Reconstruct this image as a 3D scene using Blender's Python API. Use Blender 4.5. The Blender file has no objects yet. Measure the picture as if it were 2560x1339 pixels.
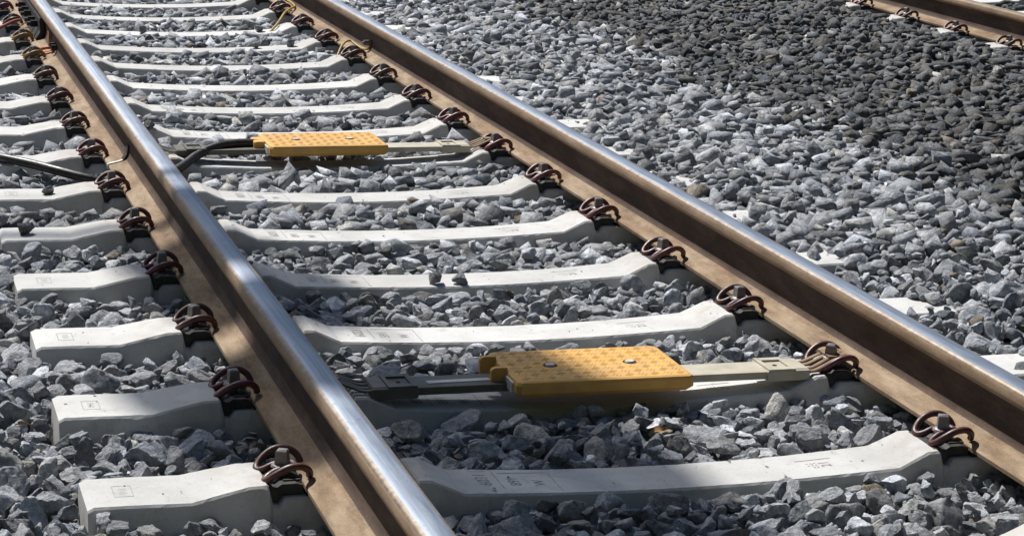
import bpy, math, random
import numpy as np
from mathutils import Vector, Matrix

sc = bpy.context.scene
COL = sc.collection
RNG = np.random.default_rng(7)
random.seed(7)

# ------------------------------------------------------------------ camera
cam_d = bpy.data.cameras.new("camera")
cam = bpy.data.objects.new("camera", cam_d)
COL.objects.link(cam)
_f = Vector((0.2764, 0.9347, -0.2240)).normalized()
_r = Vector((0.9606, -0.2758, 0.0343))
_r = (_r - _f * _r.dot(_f)).normalized()
_u = _r.cross(_f)
cam.matrix_world = Matrix(((_r.x, _u.x, -_f.x, -1.7183), (_r.y, _u.y, -_f.y, -4.498),
                           (_r.z, _u.z, -_f.z, 1.5161), (0, 0, 0, 1)))
cam_d.sensor_width = 36
cam_d.lens = 80.47
cam_d.clip_start = 0.05
cam_d.clip_end = 2000
sc.camera = cam
CAMP = np.array([-1.7183, -4.498, 1.5161])

# ------------------------------------------------------------------ light
SUN = Vector((-0.22, 0.56, 0.80)).normalized()      # direction towards the sun
world = bpy.data.worlds.new("World")
sc.world = world
world.use_nodes = True
wn = world.node_tree
wn.nodes.clear()
sky = wn.nodes.new("ShaderNodeTexSky")
sky.sky_type = 'NISHITA'
sky.sun_disc = False
sky.altitude = 600
sky.air_density = 1.0
sky.dust_density = 0.5
sky.sun_elevation = math.asin(SUN.z)
sky.sun_rotation = math.atan2(SUN.x, SUN.y)
bg = wn.nodes.new("ShaderNodeBackground")
bg.inputs[1].default_value = 0.06
wo = wn.nodes.new("ShaderNodeOutputWorld")
wn.links.new(sky.outputs[0], bg.inputs[0])
wn.links.new(bg.outputs[0], wo.inputs[0])

sun_d = bpy.data.lights.new("sun", 'SUN')
sun_d.energy = 5.0
sun_d.angle = math.radians(0.55)
sun_d.color = (1.0, 0.965, 0.915)
sun = bpy.data.objects.new("sun", sun_d)
COL.objects.link(sun)
sun.rotation_euler = (-SUN).to_track_quat('-Z', 'Y').to_euler()

sc.view_settings.view_transform = 'Standard'
sc.view_settings.look = 'None'
sc.view_settings.gamma = 1
sc.view_settings.exposure = 0.30
sc.render.engine = 'CYCLES'
sc.render.resolution_x = 1024
sc.render.resolution_y = 535

# ------------------------------------------------------------------ helpers
def tag(o, label=None, cat=None, group=None, kind=None):
    if label: o["label"] = label
    if cat: o["category"] = cat
    if group: o["group"] = group
    if kind: o["kind"] = kind
    return o

def link(name, me, parent=None, loc=(0, 0, 0), rot=(0, 0, 0)):
    o = bpy.data.objects.new(name, me)
    COL.objects.link(o)
    if parent is not None:
        o.parent = parent
    o.location = loc
    o.rotation_euler = rot
    return o

def empty(name, loc, rz=0):
    o = bpy.data.objects.new(name, None)
    o.empty_display_size = 0.05
    COL.objects.link(o)
    o.location = loc
    o.rotation_euler = (0, 0, rz)
    return o

def copy_tree(o, parent=None):
    c = o.copy()
    COL.objects.link(c)
    c.parent = parent
    for ch in list(o.children):
        copy_tree(ch, c)
    return c

class MB:
    """collects shapes, then links them as one mesh object"""
    def __init__(self):
        self.v = []; self.f = []; self.m = []; self.s = []
    def add(self, vs, fs, mat=0, smooth=False):
        b = len(self.v)
        self.v += [tuple(p) for p in vs]
        for f in fs:
            self.f.append([i + b for i in f]); self.m.append(mat); self.s.append(smooth)
        return self
    def box(self, c, s, mat=0, bev=0.0, rz=0.0, taper=1.0):
        hx, hy, hz = s[0] / 2, s[1] / 2, s[2] / 2
        ca, sa = math.cos(rz), math.sin(rz)
        if bev <= 0:
            rings = [(-hz, hx, hy), (hz, hx * taper, hy * taper)]
        else:
            b = min(bev, hx * .9, hy * .9, hz * .9)
            rings = [(-hz, hx - b, hy - b), (-hz + b, hx, hy), (hz - b, hx * taper, hy * taper),
                     (hz - b * .3, hx * taper - b * .3, hy * taper - b * .3), (hz, hx * taper - b, hy * taper - b)]
        vs = []
        n = 4 if bev <= 0 else 8
        for z, ax, ay in rings:
            if n == 4:
                pts = [(-ax, -ay), (ax, -ay), (ax, ay), (-ax, ay)]
            else:
                q = b
                pts = [(-ax + q, -ay), (ax - q, -ay), (ax, -ay + q), (ax, ay - q), (ax - q, ay), (-ax + q, ay), (-ax, ay - q), (-ax, -ay + q)]
            for x, y in pts:
                vs.append((c[0] + x * ca - y * sa, c[1] + x * sa + y * ca, c[2] + z))
        fs = [list(range(n))[::-1], [len(vs) - n + i for i in range(n)]]
        for k in range(len(rings) - 1):
            for i in range(n):
                j = (i + 1) % n
                fs.append([k * n + i, k * n + j, (k + 1) * n + j, (k + 1) * n + i])
        return self.add(vs, fs, mat)
    def cyl(self, c, r0, r1, h, n=16, mat=0, smooth=True, rot=0.0):
        vs = []
        for z, r in ((0, r0), (h, r1)):
            for i in range(n):
                a = rot + 2 * math.pi * i / n
                vs.append((c[0] + r * math.cos(a), c[1] + r * math.sin(a), c[2] + z))
        fs = [[i, (i + 1) % n, n + (i + 1) % n, n + i] for i in range(n)]
        self.add(vs, fs, mat, smooth)
        self.add(vs, [list(range(n))[::-1], list(range(n, 2 * n))], mat)
        return self
    def cyl_x(self, c, r, h, n=14, mat=0, rot=0.0):
        vs = []
        for x in (0, h):
            for i in range(n):
                a = rot + 2 * math.pi * i / n
                vs.append((c[0] + x, c[1] + r * math.cos(a), c[2] + r * math.sin(a)))
        fs = [[i, (i + 1) % n, n + (i + 1) % n, n + i] for i in range(n)]
        fs += [list(range(n))[::-1], list(range(n, 2 * n))]
        return self.add(vs, fs, mat)
    def tube(self, pts, r, n=10, mat=0, sub=6, flat=1.0, cap=True):
        P = [Vector(p) for p in pts]
        Q = []
        if sub > 1 and len(P) > 2:
            for i in range(len(P) - 1):
                p0 = P[max(i - 1, 0)]; p1 = P[i]; p2 = P[i + 1]; p3 = P[min(i + 2, len(P) - 1)]
                for k in range(sub):
                    t = k / sub
                    Q.append(0.5 * ((2 * p1) + (p2 - p0) * t + (2 * p0 - 5 * p1 + 4 * p2 - p3) * t * t + (3 * p1 - p0 - 3 * p2 + p3) * t ** 3))
            Q.append(P[-1])
        else:
            Q = P
        T = []
        for i in range(len(Q)):
            T.append((Q[min(i + 1, len(Q) - 1)] - Q[max(i - 1, 0)]).normalized())
        up = Vector((0, 0, 1))
        if abs(T[0].dot(up)) > .9: up = Vector((1, 0, 0))
        nrm = (up - T[0] * up.dot(T[0])).normalized()
        vs = []
        for i, (q, t) in enumerate(zip(Q, T)):
            nrm = (nrm - t * nrm.dot(t)).normalized()
            bi = t.cross(nrm)
            for k in range(n):
                a = 2 * math.pi * k / n
                vs.append(q + nrm * (r * flat * math.cos(a)) + bi * (r * math.sin(a)))
        fs = []
        for i in range(len(Q) - 1):
            for k in range(n):
                j = (k + 1) % n
                fs.append([i * n + k, i * n + j, (i + 1) * n + j, (i + 1) * n + k])
        self.add(vs, fs, mat, True)
        if cap:
            e = len(vs) - n
            self.add(vs[:n], [list(range(n))[::-1]], mat)
            self.add(vs[e:], [list(range(n))], mat)
        return self
    def extrude_y(self, poly, y0, y1, mat=0):
        n = len(poly)
        vs = [(x, y0, z) for x, z in poly] + [(x, y1, z) for x, z in poly]
        fs = [[i, (i + 1) % n, n + (i + 1) % n, n + i] for i in range(n)] + [list(range(n))[::-1], list(range(n, 2 * n))]
        return self.add(vs, fs, mat)
    def mesh(self, name, mats):
        me = bpy.data.meshes.new(name)
        me.from_pydata(self.v, [], self.f)
        for m in mats: me.materials.append(m)
        me.polygons.foreach_set("material_index", self.m)
        me.polygons.foreach_set("use_smooth", self.s)
        import bmesh
        bm = bmesh.new(); bm.from_mesh(me)
        bmesh.ops.recalc_face_normals(bm, faces=bm.faces)
        bm.to_mesh(me); bm.free()
        me.update()
        return me
    def build(self, name, mats, parent=None, loc=(0, 0, 0), rot=(0, 0, 0)):
        if not isinstance(mats, (list, tuple)): mats = [mats]
        return link(name, self.mesh(name, mats), parent, loc, rot)

# ------------------------------------------------------------------ materials
class NT:
    def __init__(self, name):
        self.m = bpy.data.materials.new(name)
        self.m.use_nodes = True
        self.t = self.m.node_tree
        self.b = self.t.nodes["Principled BSDF"]
        self.co = self.t.nodes.new("ShaderNodeTexCoord")
    def n(self, typ, **kw):
        nd = self.t.nodes.new(typ)
        for k, v in kw.items(): setattr(nd, k, v)
        return nd
    def l(self, a, b): self.t.links.new(a, b)
    def vec(self, space="Object", scale=(1, 1, 1)):
        mp = self.n("ShaderNodeMapping")
        mp.inputs["Scale"].default_value = scale
        self.l(self.co.outputs[space], mp.inputs[0])
        return mp.outputs[0]
    def noise(self, scale, detail=5, rough=.6, vec=None, dist=0.0):
        nd = self.n("ShaderNodeTexNoise")
        nd.inputs["Scale"].default_value = scale
        nd.inputs["Detail"].default_value = detail
        nd.inputs["Roughness"].default_value = rough
        nd.inputs["Distortion"].default_value = dist
        self.l(vec if vec is not None else self.co.outputs["Object"], nd.inputs["Vector"])
        return nd.outputs["Fac"]
    def ramp(self, fac, stops, interp='LINEAR'):
        r = self.n("ShaderNodeValToRGB")
        r.color_ramp.interpolation = interp
        e = r.color_ramp.elements
        while len(e) < len(stops): e.new(0.5)
        for el, (p, c) in zip(e, stops):
            el.position = p
            el.color = (c[0], c[1], c[2], 1) if not isinstance(c, (int, float)) else (c, c, c, 1)
        self.l(fac, r.inputs[0])
        return r.outputs[0]
    def mix(self, a, b, fac=0.5, mode='MIX'):
        mx = self.n("ShaderNodeMix", data_type='RGBA', blend_type=mode)
        for sock, v in ((mx.inputs[0], fac), (mx.inputs[6], a), (mx.inputs[7], b)):
            if isinstance(v, bpy.types.NodeSocket): self.l(v, sock)
            elif isinstance(v, (int, float)): sock.default_value = v
            else: sock.default_value = (v[0], v[1], v[2], 1)
        return mx.outputs[2]
    def bump(self, h, strength=.3, dist=.002, prev=None):
        b = self.n("ShaderNodeBump")
        b.inputs["Strength"].default_value = strength
        b.inputs["Distance"].default_value = dist
        self.l(h, b.inputs["Height"])
        if prev is not None: self.l(prev, b.inputs["Normal"])
        return b.outputs[0]
    def out(self, col=None, rough=None, metal=None, normal=None, spec=None):
        for k, v in (("Base Color", col), ("Roughness", rough), ("Metallic", metal), ("Normal", normal), ("Specular IOR Level", spec)):
            if v is None: continue
            if isinstance(v, bpy.types.NodeSocket): self.l(v, self.b.inputs[k])
            elif isinstance(v, (int, float)): self.b.inputs[k].default_value = v
            else: self.b.inputs[k].default_value = (v[0], v[1], v[2], 1)
        return self.m

def mat_concrete(name, tint=1.0):
    t = NT(name)
    obi = t.n("ShaderNodeObjectInfo")
    off = t.n("ShaderNodeVectorMath", operation='SCALE')
    cmb = t.n("ShaderNodeCombineXYZ")
    t.l(obi.outputs["Random"], cmb.inputs[0]); t.l(obi.outputs["Random"], cmb.inputs[1])
    t.l(cmb.outputs[0], off.inputs[0]); off.inputs["Scale"].default_value = 37.0
    ad = t.n("ShaderNodeVectorMath", operation='ADD')
    t.l(t.co.outputs["Object"], ad.inputs[0]); t.l(off.outputs[0], ad.inputs[1])
    v = ad.outputs[0]
    a = t.noise(5, 6, .62, v)
    c = t.ramp(a, [(.25, (.43 * tint, .428 * tint, .415 * tint)), (.5, (.53 * tint, .528 * tint, .515 * tint)), (.75, (.60 * tint, .598 * tint, .585 * tint))])
    st = t.noise(22, 5, .7, v, .6)
    c = t.mix(c, (.33 * tint, .31 * tint, .27 * tint), t.ramp(st, [(.56, 0.0), (.72, .55)]))
    sp = t.noise(240, 3, .6, v)
    c = t.mix(c, (.30, .285, .255), t.ramp(sp, [(.60, 0.0), (.68, .6)]))
    # each sleeper its own grey, rust-brown dust where the rails cross it
    hv = t.n("ShaderNodeMapRange"); hv.inputs["To Min"].default_value = .96; hv.inputs["To Max"].default_value = 1.12
    t.l(obi.outputs["Random"], hv.inputs["Value"])
    cg = t.n("ShaderNodeCombineXYZ")
    for q_ in range(3): t.l(hv.outputs[0], cg.inputs[q_])
    c = t.mix(c, cg.outputs[0], 1.0, 'MULTIPLY')
    sx = t.n("ShaderNodeSeparateXYZ"); t.l(t.co.outputs["Object"], sx.inputs[0])
    ab = t.n("ShaderNodeMath", operation='ABSOLUTE'); t.l(sx.outputs[0], ab.inputs[0])
    sb = t.n("ShaderNodeMath", operation='SUBTRACT'); t.l(ab.outputs[0], sb.inputs[0]); sb.inputs[1].default_value = .757
    a2 = t.n("ShaderNodeMath", operation='ABSOLUTE'); t.l(sb.outputs[0], a2.inputs[0])
    near = t.ramp(a2.outputs[0], [(.15, 1.0), (.34, 0.0)])
    rs = t.ramp(t.noise(14, 6, .7, v, .4), [(.40, 0.0), (.70, .55)])
    c = t.mix(c, (.36, .27, .19), t.mix(near, rs, 1.0, 'MULTIPLY'))
    big = t.ramp(t.noise(2.6, 4, .6, v, .3), [(.46, 0.0), (.70, .28)])
    c = t.mix(c, (.36, .345, .315), big)
    vo = t.n("ShaderNodeTexVoronoi"); vo.inputs["Scale"].default_value = 70
    t.l(v, vo.inputs["Vector"])
    pore = t.ramp(vo.outputs["Distance"], [(.03, 0.0), (.11, 1.0)])
    c = t.mix((.17, .16, .14), c, t.ramp(pore, [(0, .35), (1, 1.0)]))
    fine = t.noise(420, 4, .6, v)
    nr = t.bump(fine, .35, .0012)
    nr = t.bump(t.noise(40, 4, .6, v), .25, .003, nr)
    nr = t.bump(pore, .5, .0015, nr)
    return t.out(c, .88, 0, nr, .25)

def mat_stone(name, gain=1.0, warm=0.0):
    t = NT(name)
    at = t.n("ShaderNodeVertexColor"); at.layer_name = "tone"
    a = t.noise(60, 6, .65)
    c = t.ramp(a, [(.30, (.52, .53, .55)), (.5, (1.0, 1.0, 1.0)), (.68, (1.5, 1.48, 1.44))])
    c = t.mix(at.outputs["Color"], c, 1.0, 'MULTIPLY')
    sp = t.noise(330, 4, .7)
    c = t.mix(c, t.mix(c, (1.75, 1.75, 1.75), 1.0, 'MULTIPLY'), t.ramp(sp, [(.52, 0.0), (.66, .75)]))
    vein = t.noise(26, 3, .5, None, 1.6)
    c = t.mix(c, (.30, .30, .295), t.ramp(vein, [(.488, 0.0), (.5, .5), (.512, 0.0)]))
    nr = t.bump(t.noise(190, 5, .72), .8, .0035)
    nr = t.bump(t.noise(48, 6, .66, None, .6), 1.0, .012, nr)
    return t.out(c, .8, 0, nr, .3)

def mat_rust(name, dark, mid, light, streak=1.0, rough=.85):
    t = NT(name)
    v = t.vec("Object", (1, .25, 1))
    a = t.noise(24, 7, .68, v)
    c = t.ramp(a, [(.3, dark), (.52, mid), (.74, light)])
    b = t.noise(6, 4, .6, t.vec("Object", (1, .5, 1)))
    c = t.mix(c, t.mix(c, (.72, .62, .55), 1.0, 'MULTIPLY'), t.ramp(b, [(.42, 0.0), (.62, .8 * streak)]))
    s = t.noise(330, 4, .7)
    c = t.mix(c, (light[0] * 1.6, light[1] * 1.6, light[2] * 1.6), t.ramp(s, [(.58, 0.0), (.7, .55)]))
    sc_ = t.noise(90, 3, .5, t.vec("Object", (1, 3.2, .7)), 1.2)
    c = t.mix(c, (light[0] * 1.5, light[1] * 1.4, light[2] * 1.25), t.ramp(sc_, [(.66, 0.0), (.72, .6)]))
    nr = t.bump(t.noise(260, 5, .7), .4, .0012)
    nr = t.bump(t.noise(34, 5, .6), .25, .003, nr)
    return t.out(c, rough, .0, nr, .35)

def mat_polished(name):
    t = NT(name)
    v = t.vec("Object", (14, .12, 14))
    s = t.noise(9, 4, .6, v)
    c = t.ramp(s, [(.3, (.19, .215, .26)), (.55, (.27, .305, .36)), (.8, (.36, .40, .46))])
    d = t.noise(55, 5, .7, t.vec("Object", (1, .6, 1)))
    c = t.mix(c, (.20, .17, .14), t.ramp(d, [(.60, 0.0), (.70, .6)]))
    r = t.ramp(t.noise(13, 5, .65, t.vec("Object", (4, .35, 4))), [(.3, .42), (.7, .58)])
    nr = t.bump(s, .05, .0008)
    nr = t.bump(t.noise(150, 4, .6, t.vec("Object", (1, .3, 1))), .12, .0008, nr)
    return t.out(c, r, 1.0, nr)

def mat_simple(name, col, rough=.6, metal=0.0, var=.25, nscale=30, bump=.2, spec=.5, dist=.001, dust=None, dustamt=.5):
    t = NT(name)
    a = t.noise(nscale, 5, .65)
    lo = tuple(c * (1 - var) for c in col); hi = tuple(min(1, c * (1 + var)) for c in col)
    c = t.ramp(a, [(.3, lo), (.7, hi)])
    if dust:
        c = t.mix(c, dust, t.ramp(t.noise(nscale * .6, 6, .7), [(.42, 0.0), (.66, dustamt)]))
    nr = t.bump(t.noise(nscale * 8, 4, .6), bump, dist)
    return t.out(c, t.ramp(t.noise(nscale * 2, 4, .6), [(.3, max(0, rough - .1)), (.7, min(1, rough + .1))]), metal, nr, spec)

M = {}
M['concrete'] = mat_concrete("pale_concrete")
M['faint_shade'] = mat_simple("painted_faint_line_shade", (.37, .36, .335), .95, 0, .25, 60, .2, .2)  # end stamp lines, engraving shade put into the colour more faintly
M['groove_shade'] = mat_simple("painted_groove_shade", (.26, .25, .235), .95, 0, .3, 60, .2, .2)  # flat stamp lines, self-shadow of the engraving put into the colour
M['stone'] = mat_stone("ballast_stone")
M['foot'] = mat_rust("dusty_rust", (.15, .095, .052), (.295, .22, .142), (.42, .335, .235), 1.4)
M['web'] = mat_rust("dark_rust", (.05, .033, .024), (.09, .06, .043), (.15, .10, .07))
M['headside'] = mat_rust("brown_rust", (.20, .13, .075), (.31, .215, .135), (.42, .30, .20), .6, .62)
M['dulltop'] = mat_rust('dull_olive_railtop', (.13, .11, .07), (.20, .175, .12), (.27, .24, .17), .4, .6)
M['polish'] = mat_polished("polished_steel")
M['edge'] = mat_simple("worn_steel_edge", (.27, .225, .18), .52, .6, .35, 40, .3, .4, .001, (.22, .15, .10), .6)
M['clip'] = mat_simple("maroon_painted_steel", (.088, .022, .025), .42, 0, .3, 60, .25, .5, .001, (.16, .09, .06), .5)
M['clipyellow'] = mat_simple("ochre_painted_steel", (.23, .14, .03), .5, 0, .3, 60, .25, .4, .001, (.12, .06, .03), .8)
M['bolt'] = mat_simple("grey_bolt_steel", (.20, .19, .19), .5, .3, .35, 70, .35, .4, .001, (.28, .22, .16), .4)
M['plate'] = mat_simple("black_guide_plate", (.022, .022, .023), .6, 0, .4, 60, .3, .3, .001, (.12, .105, .085), .35)
M['pad'] = mat_simple("black_rubber_pad", (.02, .02, .02), .8, 0, .3, 60, .2, .2)
M['yellow'] = mat_simple("yellow_plastic", (.66, .37, .09), .62, 0, .16, 9, .3, .35, .001, (.46, .29, .13), .6)
M['yellowside'] = M['yellow']
M['beige'] = mat_simple("dusty_beige_bracket", (.46, .425, .34), .6, .05, .12, 25, .2, .35, .0008, (.36, .31, .22), .35)
M['rustbracket'] = mat_simple("rusty_bracket", (.21, .135, .085), .75, 0, .35, 45, .3, .3, .001, (.33, .25, .17), .5)
M['shadebar'] = mat_simple("shaded_grey_bar", (.12, .112, .095), .55, .1, .25, 30, .2, .35)  # left half of the bracket, its shade put into this darker grey
M['silver'] = mat_simple("pale_zinc", (.55, .54, .51), .5, .15, .15, 40, .2)
M['rubber'] = mat_simple("black_cable", (.022, .019, .017), .42, 0, .3, 30, .15, .45, .0008, (.12, .09, .06), .35)
M['ycable'] = mat_simple("yellow_cable", (.40, .28, .075), .5, 0, .25, 40, .2, .35)
M['ocable'] = mat_simple("red_brown_cable", (.30, .085, .05), .5, 0, .25, 40, .2, .35)
M['copperfoot'] = mat_rust("orange_rust", (.26, .12, .06), (.42, .22, .12), (.52, .31, .19))
M['board'] = mat_simple("grey_shadow_board", (.2, .2, .2), .6)

# ground sheet -----------------------------------------------------------------
tg = NT("ground_grit")
vo = tg.n("ShaderNodeTexVoronoi"); vo.inputs["Scale"].default_value = 22
tg.l(tg.co.outputs["Object"], vo.inputs["Vector"])
gc = tg.ramp(tg.noise(30, 6, .7), [(.3, (.05, .048, .045)), (.7, (.11, .105, .10))])
tg.out(gc, .95, 0, tg.bump(vo.outputs["Distance"], 1.0, .03), .2)
g = MB()
g.add([(-300, -300, 0), (300, -300, 0), (300, 300, 0), (-300, 300, 0)], [[0, 1, 2, 3]])
tag(g.build("ground", tg.m, None, (0, 0, -.26)), kind="structure")

# ------------------------------------------------------------------ track frame
KAP = -0.0009
def bend(y):
    return KAP * y * y / 2
C = 0.7575          # rail centre from track centre
SP = 0.6251         # sleeper spacing
T2 = 5.195          # second track centre

# ---- rails
def rail_profile(side):
    half = [(.080, 0, 'f'), (.0805, .009, 'f'), (.077, .0125, 'f'), (.050, .0185, 'f'), (.030, .0245, 'f'), (.019, .031, 'w'), (.0115, .043, 'w'),
            (.0085, .060, 'w'), (.0085, .108, 'w'), (.011, .121, 'w'), (.017, .128, 'h'), (.030, .1325, 'h'), (.0335, .136, 'h'),
            (.0345, .146, 'h'), (.0340, .157, 'h'), (.0325, .1635, 'e'), (.0290, .168, 'e'), (.0235, .1700, 'p'), (.0120, .1715, 'p'), (0, .172, 'p')]
    pts = half + [(-x, z, k) for x, z, k in half[::-1][1:]]
    t = -side / 40.0
    return [(x * math.cos(t) + z * math.sin(t) if True else x, z * math.cos(t) - x * math.sin(t) * 0, k) for x, z, k in pts]

def make_rail(name, x0, side, y0, y1, curved=True, worn=True):
    prof = rail_profile(side)
    n = len(prof)
    ys = np.arange(y0, y1 + .01, .25)
    b = MB()
    idx = {'f': 0, 'w': 1, 'h': 2, 'e': 3, 'p': 4}
    vs = []
    for y in ys:
        dx = bend(y) if curved else 0
        for x, z, k in prof:
            vs.append((x + dx, y, z))
    b.v = vs
    for i in range(len(ys) - 1):
        for j in range(n):
            k = (j + 1) % n
            a, c = prof[j][2], prof[k][2]
            mt = a if j < n // 2 else c
            if k == 0: mt = 'f'
            b.f.append([i * n + j, i * n + k, (i + 1) * n + k, (i + 1) * n + j])
            b.m.append(idx[mt]); b.s.append(mt != 'x')
    b.f.append(list(range(n))); b.m.append(1); b.s.append(False)
    e = (len(ys) - 1) * n
    b.f.append([e + i for i in range(n)][::-1]); b.m.append(1); b.s.append(False)
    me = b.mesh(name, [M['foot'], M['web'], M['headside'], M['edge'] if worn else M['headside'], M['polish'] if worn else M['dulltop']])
    try:
        me.set_sharp_from_angle(angle=math.radians(40))
    except Exception:
        pass
    return link(name, me, None, (x0, 0, 0))

G_R = "running rails of the railway tracks"
tag(make_rail("rail", -C, -1, -3.2, 17), "rusty steel rail with shiny worn top at left, black cable passing under it", "rail", G_R)
tag(make_rail("rail", C, 1, -3.2, 17), "rusty steel rail crossing the middle of the photo diagonally, yellow cable ends on its web", "rail", G_R)
tag(make_rail("rail", T2 - C, -1, -3.2, 17, True, False), "dark shaded rail of the second track in the top right corner", "rail", G_R)
tag(make_rail("rail", T2 + C, 1, -3.2, 17, True, False), "far rail of the second track beyond the top right corner", "rail", G_R)

# ---- sleepers
PROF = [(1.283, -.009), (1.270, -.006), (1.20, -.006), (1.075, -.008), (1.02, .003), (.955, .015), (.918, .016), (.914, .012), (.905, -.026), (.893, -.029),
        (.880, -.014), (.870, -.0125), (.757, -.0125), (.644, -.0125), (.634, -.014), (.621, -.029), (.609, -.026), (.600, .004), (.595, .008),
        (.570, .007), (.535, -.009), (.500, -.025), (.40, -.031), (.28, -.037), (.14, -.041), (0, -.0425)]
def prof_z(ax):
    for (x1, z1), (x0, z0) in zip(PROF[:-1], PROF[1:]):
        if x0 <= ax <= x1:
            return z0 + (z1 - z0) * (ax - x0) / (x1 - x0)
    return -.01
def halfw(ax):   # top half width
    pts = [(0, .083), (.3, .083), (.5, .088), (.6, .083), (.95, .083), (1.07, .096), (1.3, .094)]
    return float(np.interp(ax, [p[0] for p in pts], [p[1] for p in pts]))
def botw(ax):
    return float(np.interp(ax, [0, .35, .6, 1.3], [.112, .115, .148, .152]))
BOT = -.215

def sleeper_mesh(seed):
    r = np.random.default_rng(seed)
    xs = []
    for (x1, _), (x0, _) in zip(PROF[:-1], PROF[1:]):
        k = max(1, int(round((x1 - x0) / .012)))
        xs += list(np.linspace(x1, x0, k, endpoint=False))
    xs = [-x for x in xs] + [0] + xs[::-1]
    xs = sorted(xs)
    chips = [(r.uniform(-1.27, 1.27), r.choice([-1, 1]), r.uniform(.004, .013), r.uniform(.001, .005)) for _ in range(9)]
    vs = []; rows = []
    for x in xs:
        ax = abs(x); z = prof_z(ax); w = halfw(ax); bw = botw(ax)
        endq = max(0, (ax - 1.270) / .013)
        z -= .004 * endq
        row = []
        for s in (-1, 1):
            dent = 0
            for cx, cs, cr, cd in chips:
                if cs == s and abs(cx - x) < cr: dent = max(dent, cd * math.sqrt(1 - ((cx - x) / cr) ** 2))
            j = r.normal(0, .0004)
            ch = .004 + dent + abs(r.normal(0, .0006))
            zs = z - ch * 1.1
            f = (z - zs) / (z - BOT)
            ys = w + (bw - w) * f
            row.append((s, [(s * (w - ch + j), z), (s * (ys - .0008), zs), (s * bw, BOT)]))
        (sa, A), (sb, B) = row
        line = [(A[2][0], A[2][1]), (A[1][0], A[1][1]), (A[0][0], A[0][1]), (0, z + .0005), (B[0][0], B[0][1]), (B[1][0], B[1][1]), (B[2][0], B[2][1])]
        rows.append(len(line))
        for y, zz in line: vs.append((x, y, zz))
    n = 7
    b = MB(); b.v = vs
    for i in range(len(xs) - 1):
        for j in range(n):
            k = (j + 1) % n
            b.f.append([i * n + j, i * n + k, (i + 1) * n + k, (i + 1) * n + j]); b.m.append(0); b.s.append(False)
    b.f.append(list(range(n))); b.m.append(0); b.s.append(False)
    e = (len(xs) - 1) * n
    b.f.append([e + i for i in range(n)][::-1]); b.m.append(0); b.s.append(False)
    return b.mesh("sleeper", [M['concrete']])

SLM = [sleeper_mesh(11 + i) for i in range(4)]

def text_mesh(s, size, ox, oy, up_minus_x=True):
    """glyph outlines as a flat mesh: reading direction +y, tops towards -x"""
    cu = bpy.data.curves.new("t", 'FONT')
    cu.body = s; cu.size = size; cu.align_x = 'CENTER'; cu.align_y = 'CENTER'; cu.offset = .0006
    cu.resolution_u = 3
    o = bpy.data.objects.new("t", cu); COL.objects.link(o)
    dg = bpy.context.evaluated_depsgraph_get()
    me = bpy.data.meshes.new_from_object(o.evaluated_get(dg))
    vs = [tuple(v.co) for v in me.vertices]; fs = [list(p.vertices) for p in me.polygons]
    bpy.data.objects.remove(o); bpy.data.curves.remove(cu); bpy.data.meshes.remove(me)
    vs = [(ox - y, oy + x, 0) for x, y, _ in vs]
    return vs, fs

def drape(vs, lift=.0007):
    return [(x, y, prof_z(abs(x)) + lift) for x, y, _ in vs]

def strip(b, x0, y0, x1, y1, w=.0016):
    L = math.hypot(x1 - x0, y1 - y0); nx, ny = -(y1 - y0) / L * w, (x1 - x0) / L * w
    n = max(1, int(L / .01)); vs = []; fs = []
    for i in range(n + 1):
        t = i / n; x = x0 + (x1 - x0) * t; y = y0 + (y1 - y0) * t
        vs += [(x + nx, y + ny, 0), (x - nx, y - ny, 0)]
    for i in range(n): fs.append([2 * i, 2 * i + 1, 2 * i + 3, 2 * i + 2])
    b.add(drape(vs), fs)

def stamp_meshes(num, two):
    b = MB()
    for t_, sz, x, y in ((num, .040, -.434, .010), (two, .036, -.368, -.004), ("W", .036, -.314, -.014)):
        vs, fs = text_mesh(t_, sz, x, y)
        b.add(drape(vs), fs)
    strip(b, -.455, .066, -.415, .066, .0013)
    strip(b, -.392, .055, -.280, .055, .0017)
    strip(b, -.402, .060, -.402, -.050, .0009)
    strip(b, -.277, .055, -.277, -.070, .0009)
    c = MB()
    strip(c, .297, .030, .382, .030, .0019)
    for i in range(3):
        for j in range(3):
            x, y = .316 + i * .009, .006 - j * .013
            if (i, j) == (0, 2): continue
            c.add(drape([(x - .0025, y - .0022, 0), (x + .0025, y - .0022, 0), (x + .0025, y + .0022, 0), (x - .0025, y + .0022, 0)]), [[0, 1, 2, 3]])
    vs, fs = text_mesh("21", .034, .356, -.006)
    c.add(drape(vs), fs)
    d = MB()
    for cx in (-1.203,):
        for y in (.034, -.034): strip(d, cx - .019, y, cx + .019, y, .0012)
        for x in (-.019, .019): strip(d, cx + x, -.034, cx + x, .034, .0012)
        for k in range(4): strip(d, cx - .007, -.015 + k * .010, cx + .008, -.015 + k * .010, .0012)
    return [b.mesh("number_stamp", [M['groove_shade']]), c.mesh("date_stamp", [M['groove_shade']]), d.mesh("end_stamp", [M['faint_shade']])]

STAMPS = [stamp_meshes(a, c) for a, c in (("6031", "891"), ("8031", "891"), ("6021", "591"), ("9051", "791"))]

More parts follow.
